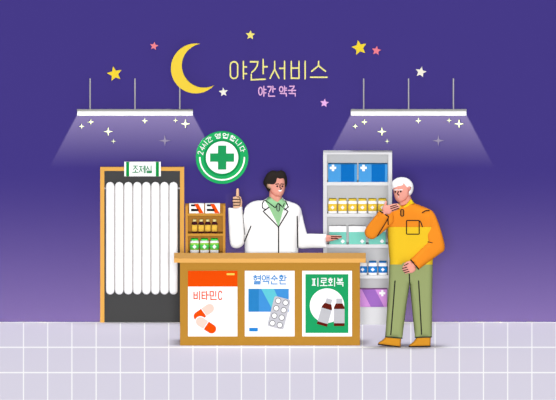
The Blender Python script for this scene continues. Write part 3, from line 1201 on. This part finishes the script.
part('finger_line', MB().tube([P(331.4, 236.7, yr - .055), P(341.2, 236.7, yr - .03)], .006, 6), mat((95, 30, 28)), bd_p, 'dark line between the reaching fingers')
part('finger_line', MB().tube([P(331.4, 238.5, yr - .058), P(337.4, 238.5, yr - .045), P(338.0, 239.2, yr - .045)], .0055, 6), mat((60, 36, 36)), bd_p, 'dark line between the reaching fingers')

# shirt
SHIRT = mat((166, 222, 166))
sh_o = [(269.6, 196.2), (274, 200.5), (277.5, 202.4), (280.2, 199.8), (281.6, 198.0), (285, 201), (289, 204), (289, 252), (262, 252), (262, 203), (265.4, 200.4)]
TOR_P = smooth_poly([(268.8, 197.2), (263.5, 200.4), (255, 201.4), (248.4, 204.4), (244.6, 209), (243.6, 216), (244.4, 232), (245.0, 262, 1), (298.0, 262, 1), (298.0, 240), (301.8, 214),
                     (299.4, 206.6), (291.4, 202.6), (285.6, 200.6), (281.8, 197.6), (277.6, 196.4), (273, 196.4)], 3)
shp = Puff(sh_o, YP, 16, .115, ref=TOR_P, off=.004, power=2.2, step=2)
sb_ = MB()
shp.into(sb_)
shirt = part('shirt', sb_, SHIRT, ph, 'light green shirt')
part('collar_line', drawn(shp, [[(265.6, 200.4), (275.2, 207.8), (277.8, 203.6)], [(279.4, 203.8), (282.6, 207.4), (284.2, 203.6)]], .0055, .012), INKM, shirt)
tie_c = [(278.2, 203.2), (279.8, 205.2), (279.6, 210.2), (278.2, 211.4), (276.8, 210.2), (276.6, 205.2)]
ty = shp.at(278, 207, .004).y
tie = part('tie', MB().prism(tie_c, ty - .012, ty + .01), mat((150, 190, 155)), shirt, 'grey green tie knot')
part('tie_outline', MB().tube([P(a, b, ty - .014) for a, b in tie_c + tie_c[:1]], .0038, 6), INKM, tie)

# coat
COAT = mat(WHITE)
coat_o = [(264.6, 200.2), (266.4, 203.0), (269.4, 208.2), (278.6, 226.6), (283.0, 211.0), (286.4, 204.2), (285.4, 200.6)]
tor_r = [(291.4, 202.6), (299.0, 206.2), (301.8, 214), (298.4, 240), (298.0, 262), (245.0, 262), (244.4, 232), (243.4, 216), (244.6, 209), (248.4, 204.2), (255, 201.3)]
front_o = coat_o + tor_r
cp = Puff(front_o, YP, 16, .115, ref=TOR_P, off=.016, back=0.0, power=2.2, step=2)
cb = MB()
cp.into(cb)
Puff(TOR_P, YP - .002, 16, .115, off=.014, front=0.0, power=2.2, step=2).into(cb)
# skirt of the coat below the counter line
zlow = Z(262, YP)
ns, nv = 24, []
for zz, rx, ry in ((zlow + .0, .265, .12), (.8, .27, .13), (.52, .28, .13)):
    for i in range(ns):
        t = 2 * math.pi * i / ns
        nv.append((X(271.5) + rx * math.copysign(abs(math.cos(t)) ** .7, math.cos(t)), YP + ry * math.sin(t), zz))
cb.add(nv, [(j * ns + i, j * ns + (i + 1) % ns, (j + 1) * ns + (i + 1) % ns, (j + 1) * ns + i) for j in range(2) for i in range(ns)], True)
coat = part('coat', cb, COAT, ph, 'white pharmacist coat')
# raised sleeve: upper arm and upright forearm
yA = lambda a, b: YP - .02 - .12 * max(0, min(1, (250 - a) / 12.0))
ua = smooth_poly([(246, 207), (252, 212), (252, 224), (246, 239), (241.5, 246), (236, 247.6), (234, 240), (240, 228), (243.6, 214)], 3)
s1 = MB()
Puff(ua, yA, 6.5, .06, power=2.2, step=1.6).into(s1)
fa = smooth_poly([(228.2, 208.4, 1), (242.2, 207.0, 1), (243.6, 222), (244.6, 236), (243.8, 243.6), (240.6, 247.2), (236.4, 248.3), (232.2, 247), (229.9, 242.6), (229.0, 230)], 4)
YF = YP - .155
fp = Puff(fa, YF, 7.5, .055, power=2.4, step=1.4, ref=push(fa, (228.2, 208.4), (242.2, 207.0), -.6, -12))
fp.into(s1)
slv = part('sleeve', s1, COAT, coat)
# outstretched sleeve
oa = smooth_poly([(291, 203), (299.0, 206.0), (301.8, 212.8), (304.4, 224), (306.9, 233.8, 1), (315, 233.9), (326.2, 234.2, 1), (326.3, 248.1, 1), (312, 248.1), (298, 248.0), (295.4, 240), (294.6, 226), (290, 214)], 3)
YO = lambda a, b: YP - .01 - .05 * max(0, min(1, (a - 295) / 20.0))
op = Puff(oa, YO, 7.5, .062, power=2.4, step=1.5, ref=push(oa, (326.2, 234.2), (326.3, 248.1), 12, 0))
s2 = MB()
op.into(s2)
part('sleeve', s2, COAT, coat)
part('seam_line', drawn(cp, [[(278.6, 227), (278.6, 256)]], .0062, .004), INKM, coat, 'dark front closing line')
part('lapel_line', drawn(cp, [[(264.2, 200.6), (262.2, 204.0), (262.4, 207.8), (265.8, 209.6)], [(268.8, 207.4), (263.2, 211.4), (278.6, 227)]], .0062, .004), INKM, coat, 'dark lapel outline')
part('lapel_line', drawn(cp, [[(285.8, 201.2), (288.3, 207.0), (284.6, 210.0)], [(284.0, 208.2), (288.0, 211.4), (278.6, 227)]], .0062, .004), INKM, coat, 'dark lapel outline')
class Flat:
    def __init__(self, Y): self.Y = Y
    def at(self, a, b, lift=0): return P(a, b, self.Y - lift)
part('arm_line', drawn(Flat(YP - .135), [[(297.2, 216.4), (297.8, 247.6)]], .006, .0), INKM, coat, 'dark line between arm and trunk')
part('arm_line', drawn(Flat(YP - .165), [[(242.7, 212.8), (243.5, 224), (244.6, 234.2)]], .0058, .0), INKM, coat, 'dark line between arm and trunk')
part('arm_line', drawn(Flat(YP - .165), [[(250.9, 226.2), (244.4, 241.6)]], .0058, .0), INKM, coat, 'dark elbow crease')
tr = MB()
for sx in (-1, 1):
    x0 = X(272) + sx * .085
    tr.tube([(x0 - sx * .02, YP, .93), (x0, YP, .5), (x0, YP + .005, .1)], [.10, .078, .065], 16)
part('trousers', tr, mat((60, 62, 76)), ph, 'dark trousers')
for sx in (-1, 1):
    x0 = X(272) + sx * .085
    part('shoe', MB().tube([(x0, YP + .03, .06), (x0, YP - .14, .05)], [.06, .05], 12), mat((50, 44, 42)), ph)

# ---- the older man
YM = -1.76
mn = person_root(410, YM, 'white-haired older person in an orange and yellow jacket standing beside the counter')
HEAD_M = smooth_poly([(393.0, 187), (394.6, 182.4), (400, 179.6), (406, 180), (410.4, 184), (411.2, 188.4), (409.6, 191.6), (409.2, 196), (406.4, 200.4), (402, 203.0), (398.4, 202.4),
                      (395.4, 199.4), (393.9, 194.6), (393.3, 190.6)], 3)
FULL_M = smooth_poly([(391.3, 184.2), (393.6, 180.4), (398, 178.0), (404, 177.6), (409, 179.6), (412.6, 183.6), (413.5, 188.6), (412.2, 193.0), (409.4, 195.8), (404, 197), (396, 194), (392.6, 189)], 3)
mb_ = MB()
hm = grow(HEAD_M, mb_, YM, 9.0, .088, power=2.2)
grow([(397.0, 199), (409.2, 192.8), (411.8, 199.4), (413.2, 206), (398.5, 208), (399.2, 203)], mb_, YM, 6.5, .055, power=2)
mb_.tube([P(405, 205, YM), P(408, 218, YM), P(410, 245, YM), P(411, 266, YM), P(411, 274, YM)], [.05, .085, .075, .078, .075], 14)
yR = YM - .19      # the hand at the chin
mb_.tube([P(405, 211, YM), P(395, 213, YM), P(387, 221, YM - .08), P(372, 232, YM - .14), P(379, 221, YM - .17), P(386, 210, yR)], [.045, .04, .03, .03, .030, .026], 12)
yL = YM - .17      # the hand on the hip
mb_.tube([P(408, 211, YM), P(426, 214, YM), P(433, 230, YM), P(437, 247, YM - .03), P(425, 256, YM - .12), P(413, 265, yL)], [.045, .045, .042, .038, .033, .027], 12)
for (a0, a1, a2) in ((402, 397, 393.4), (421, 423, 423.6)):
    mb_.tube([P(a0, 266, YM), P(a1, 302, YM), P(a2, 336, YM)], [.072, .055, .042], 12)
    mb_.tube([P(a2 + .5, 338, YM), P(a2 + .5, 343.0, YM)], [.03, .018], 10)
# raised hand
grow(smooth_poly([(382.0, 209.0), (384.0, 205.4), (387.6, 205.2), (391.4, 205.4), (393.4, 208.8), (391.8, 212.0), (388.4, 214.6), (384, 212)], 3), mb_, yR, 4.2, .024, power=2)
mb_.tube([P(384.8, 207, yR), P(385.6, 203.6, yR - .006), P(386.2, 201.6, yR - .004)], [.015, .0125, .010], 10)
for i, (a, b, c, d) in enumerate(((389.6, 205.9, 397.3, 204.2), (390.2, 207.7, 398.9, 205.6), (390.6, 209.6, 399.4, 207.2), (390.4, 211.4, 396.8, 209.3))):
    mb_.tube([P(a, b, yR + .006), P((a + c) / 2, (b + d) / 2 - .25, yR - .012), P(c, d, yR + .002)], [.0115, .0108, .0092], 8)
# lowered hand
grow(smooth_poly([(410.2, 260.8), (416.2, 268.4), (412.6, 272.8), (408.4, 272.6), (405.8, 268.6), (407.0, 263.6)], 3), mb_, yL, 4.2, .024, power=2)
for i, (a, b, c, d) in enumerate(((408.4, 264.6, 403.2, 267.0), (408.6, 267.2, 402.8, 269.2), (409.0, 269.6, 404.0, 271.2), (409.8, 271.8, 405.6, 273.0))):
    mb_.tube([P(a, b, yL - .004), P((a + c) / 2, (b + d) / 2 - .3, yL - .016), P(c, d, yL - .006)], [.0120, .0112, .0095], 8)
mb_.tube([P(410.4, 262.0, yL), P(407.0, 262.6, yL - .01), P(404.6, 264.6, yL - .012)], [.0130, .0115, .0095], 8)
bd_m = part('body', mb_, mat(SKIN, 'skin', 1.85), mn)
remesh(bd_m, .0055)
hair_m = smooth_poly([(391.3, 184.2), (393.6, 180.4), (398, 178.0), (404, 177.6), (409, 179.6), (412.6, 183.6), (413.5, 188.6), (412.2, 193.0), (409.2, 195.9, 1), (408.8, 191.6, 1),
                      (411.0, 189.6), (411.0, 187.0), (408.8, 186.2), (407.4, 187.4, 1), (405.2, 185.0), (403.7, 182.6, 1), (402.4, 185.2), (398.0, 186.1), (393.2, 188.4, 1), (391.9, 187.2)], 3)
hb = MB()
Puff(hair_m, YM, 9.0, .088, ref=FULL_M, off=.012, back=0.0, power=2.2, step=1.2).into(hb)
Puff(FULL_M, YM - .004, 9.0, .088, front=0.0, off=.012, power=2.2, step=1.2).into(hb)
part('hair', hb, mat(WHITE), mn, 'short white hair')
part('eye', dots(hm, [(395.3, 191.8)], .0095, .006), INKM, bd_m, 'dark eye')
part('eye', dots(hm, [(400.7, 191.5)], .0095, .006), INKM, bd_m, 'dark eye')
part('eyebrow', drawn(hm, [[(394.4, 190.0), (397.2, 189.7)]], .0052), mat(WHITE), bd_m, 'white eyebrow')
part('eyebrow', drawn(hm, [[(398.8, 189.8), (402.4, 189.7)]], .0055), mat(WHITE), bd_m, 'white eyebrow')
part('nose', drawn(hm, [[(398.3, 191.6), (397.5, 194.0), (398.9, 195.0)]], .0060), INKM, bd_m, 'nose drawn with a dark line')
part('mouth', dots(hm, [(398.6, 196.8)], .007), mat((255, 232, 226)), bd_m, 'small pale mouth')
part('jaw_line', drawn(hm, [[(407.8, 196), (405.6, 199.4), (402, 201.4)]], .0035), mat((232, 128, 112)), bd_m)
part('ear_line', drawn(hm, [[(408.0, 187.8), (408.4, 190.4), (408.2, 193)]], .0030), mat((232, 128, 112)), bd_m)
for ln in ([(390.4, 206.7), (396.4, 204.9)], [(390.8, 208.6), (397.9, 206.4)], [(392.0, 210.7), (398.6, 208.3)]):
    part('finger_line', drawn(Flat(yR - .028), [ln], .0048), INKM, bd_m, 'dark line between raised fingers')
for ln in ([(404.4, 265.4), (408.2, 263.6)], [(402.6, 268.4), (406.8, 267.2)], [(403.2, 270.6), (407.8, 269.4)], [(404.6, 272.6), (409.0, 271.4)]):
    part('finger_line', drawn(Flat(yL - .034), [ln], .0046), INKM, bd_m, 'dark line between lowered fingers')

# jacket
TOR_M = smooth_poly([(399.4, 205.6), (392.6, 208.6), (388.6, 213), (387.4, 220), (387.6, 234), (388.6, 250), (389.8, 264.6, 1), (432.6, 264.6, 1), (433.6, 250), (435.4, 232), (436.0, 218),
                     (432.4, 211.6), (426.4, 208.2), (414.6, 203.2), (411.4, 200), (405, 204)], 3)
JO, JY = mat((255, 152, 42)), mat((255, 210, 46))


def clip(poly, row, below):
    out = []
    n = len(poly)
    keep = (lambda p: p[1] >= row) if below else (lambda p: p[1] <= row)
    for i in range(n):
        a, b = poly[i], poly[(i + 1) % n]
        if keep(a):
            out.append(a)
        if keep(a) != keep(b):
            t = (row - a[1]) / (b[1] - a[1])
            out.append((a[0] + t * (b[0] - a[0]), row))
    return out


TOR_MR = push(TOR_M, (389.8, 264.6), (432.6, 264.6), 0, 22)
jp = Puff(clip(TOR_M, 227.0, False), YM, 15, .13, ref=TOR_MR, power=2.2, step=2)
jb = MB()
jp.into(jb)
jk = part('jacket', jb, JO, mn, 'orange jacket, upper half')
jb = MB()
Puff(clip(TOR_M, 227.0, True), YM, 15, .13, ref=TOR_MR, power=2.2, step=2).into(jb)
part('lower_panel', jb, JY, jk, 'yellow lower half of the jacket')
# collar flaps
YC_ = mat((255, 214, 40))
cl = MB()
Puff([(411.0, 198.4), (414.4, 203.4), (404.4, 211.0), (401.8, 207.2), (406, 204.5)], YM - .06, 2.5, .05, power=2, step=1.2).into(cl)
part('collar', cl, YC_, jk, 'yellow collar')
cl = MB()
Puff([(397.8, 203.0), (402.0, 207.0), (400.2, 210.4), (397.6, 206.8)], YM - .075, 2.0, .045, power=2, step=1.0).into(cl)
part('collar', cl, YC_, jk, 'yellow collar')
zy = YM - .135
zp = part('zip_pull', MB().prism(rrect(400.7, 403.7, 209.4, 216.2, 1.4), zy - .006, zy + .02), mat((205, 130, 50)), jk)
zl = rrect(400.7, 403.7, 209.4, 216.2, 1.4)
part('outline', MB().tube([P(a, b, zy - .008) for a, b in zl + zl[:1]], .005, 6), INKM, zp)
pk_ = rrect(406.5, 419.2, 220.5, 234.2, .8)
pm = MB()
pm.tube([jp.at(a, b, .004) for a, b in pk_ + pk_[:1]], .0055, 6)
part('pocket', pm, INKM, jk, 'dark outlined square chest pocket')
# lowered arm
la = smooth_poly([(421, 208), (427.2, 208.4), (433.2, 211.9), (436.8, 218.4), (440.6, 229), (443.9, 240.8), (444.8, 246), (444.2, 250.6), (440.6, 253.4), (430, 261), (418.8, 269.4, 1),
                  (410.6, 259.6, 1), (419, 251), (427.8, 241.8, 1), (424.2, 233), (420.2, 225), (418.4, 216)], 3)
YL_ = lambda a, b: YM - .05 - .13 * max(0, min(1, (b - 228) / 40.0)) * max(0, min(1, (444 - a) / 28.0))
lp_ = Puff(la, YL_, 7.5, .068, power=2.4, step=1.5, ref=push(la, (418.8, 269.4), (410.6, 259.6), -9, 8))
sl = MB()
lp_.into(sl)
s_l = part('sleeve', sl, JO, jk, 'orange sleeve')
part('cuff_line', drawn(lp_, [[(410.9, 260.0), (418.6, 269.0)]], .007, .006), INKM, s_l)
part('crease_line', drawn(lp_, [[(420.0, 216.0), (422.4, 212.6), (425.4, 210.8), (429.2, 210.4)]], .006, .005), INKM, s_l)
part('crease_line', drawn(Flat(YM - .14), [[(419.7, 220.9), (421.0, 222.6), (422.4, 226.8)]], .0055), INKM, s_l)
part('crease_line', drawn(Flat(YM - .165), [[(428.0, 241.9), (432.2, 242.8)]], .0045), INKM, s_l)
# raised arm
fr_ = smooth_poly([(379.5, 210.7, 1), (388.6, 216.6, 1), (384.4, 224.6), (377.6, 235.8), (374.4, 238.6), (370.2, 239.0), (366.2, 236.6), (364.6, 232.8), (365.6, 228.6), (370.6, 221.6)], 3)
YR_ = lambda a, b: YM - .12 - .07 * max(0, min(1, (238 - b) / 28.0))
fq = Puff(fr_, YR_, 6.5, .055, power=2.4, step=1.4, ref=push(fr_, (379.5, 210.7), (388.6, 216.6), 7, -9))
sr = MB()
fq.into(sr)
Puff(smooth_poly([(388.4, 212), (393, 212), (394, 222), (388.6, 227.2), (379.4, 235.0), (374, 238.2), (370, 234), (378, 226), (385, 217)], 3), YM - .09, 6, .06, power=2.2, step=1.6).into(sr)
s_r = part('sleeve', sr, JO, jk, 'orange sleeve')
part('cuff_line', drawn(fq, [[(379.9, 211.0), (388.4, 216.5), (388.0, 218.4), (377.4, 236.0)]], .0065, .004), INKM, s_r)
part('crease_line', drawn(Flat(YM - .15), [[(388.0, 219.2), (388.2, 224.6)]], .0055), INKM, s_r)

# trousers
TRO = smooth_poly([(389.4, 258.0, 1), (432.8, 258.0, 1), (432.4, 285), (431.9, 337.2, 1), (415.0, 337.8, 1), (412.4, 312), (409.8, 283.6, 1), (406.6, 304), (402.3, 338.6, 1), (385.1, 337.2, 1), (387.2, 308), (388.6, 285)], 3)
TRO_R = push(push(push(TRO, (389.4, 258.0), (432.8, 258.0), 0, -20), (431.9, 337.2), (415.0, 337.8), 0, 14), (402.3, 338.6), (385.1, 337.2), 0, 14)
tp = Puff(TRO, YM, 9.5, .098, power=2.3, step=2, ref=TRO_R)
tbm = MB()
tp.into(tbm)
trs = part('trousers', tbm, mat((164, 177, 118)), mn, 'olive green trousers')
part('crease_line', drawn(tp, [[(395.0, 281), (393.2, 305), (390.8, 334.6)]], .006), INKM, trs)
part('crease_line', drawn(tp, [[(418.6, 281), (420.0, 305), (421.6, 334.2)]], .006), INKM, trs)
part('crease_line', drawn(tp, [[(409.3, 274.4), (409.7, 283.0)]], .006), INKM, trs)
part('hem_line', drawn(Flat(YM - .105), [[(385.8, 336.8), (401.9, 338.2)]], .006), mat((40, 66, 60)), trs)
part('hem_line', drawn(Flat(YM - .105), [[(415.4, 337.4), (431.4, 337.0)]], .006), mat((40, 66, 60)), trs)
# shoes
SHO = mat((236, 162, 48))
for pts, ln in (([(386.4, 336.4), (401.2, 337.6), (400.6, 347.2), (389, 346.0), (377.8, 344.2), (378.6, 342.6), (382.4, 340.2)], [(378.2, 344.3), (400.2, 347.0)]),
                ([(417.2, 336.8), (430.9, 336.6), (430.4, 346.4), (418, 346.8), (408.6, 346.8), (409.4, 345.0), (413.0, 342.2)], [(409.0, 346.7), (430.2, 346.2)])):
    zs = YM
    sp_ = Puff(pts, YM - .0, 3.2, .055, power=2.2, step=1.2)
    sm_ = MB()
    sp_.into(sm_)
    so = part('shoe', sm_, SHO, mn, 'orange shoe')
    part('sole', drawn(Flat(YM - .062), [ln], .0058), INKM, so, 'dark sole')
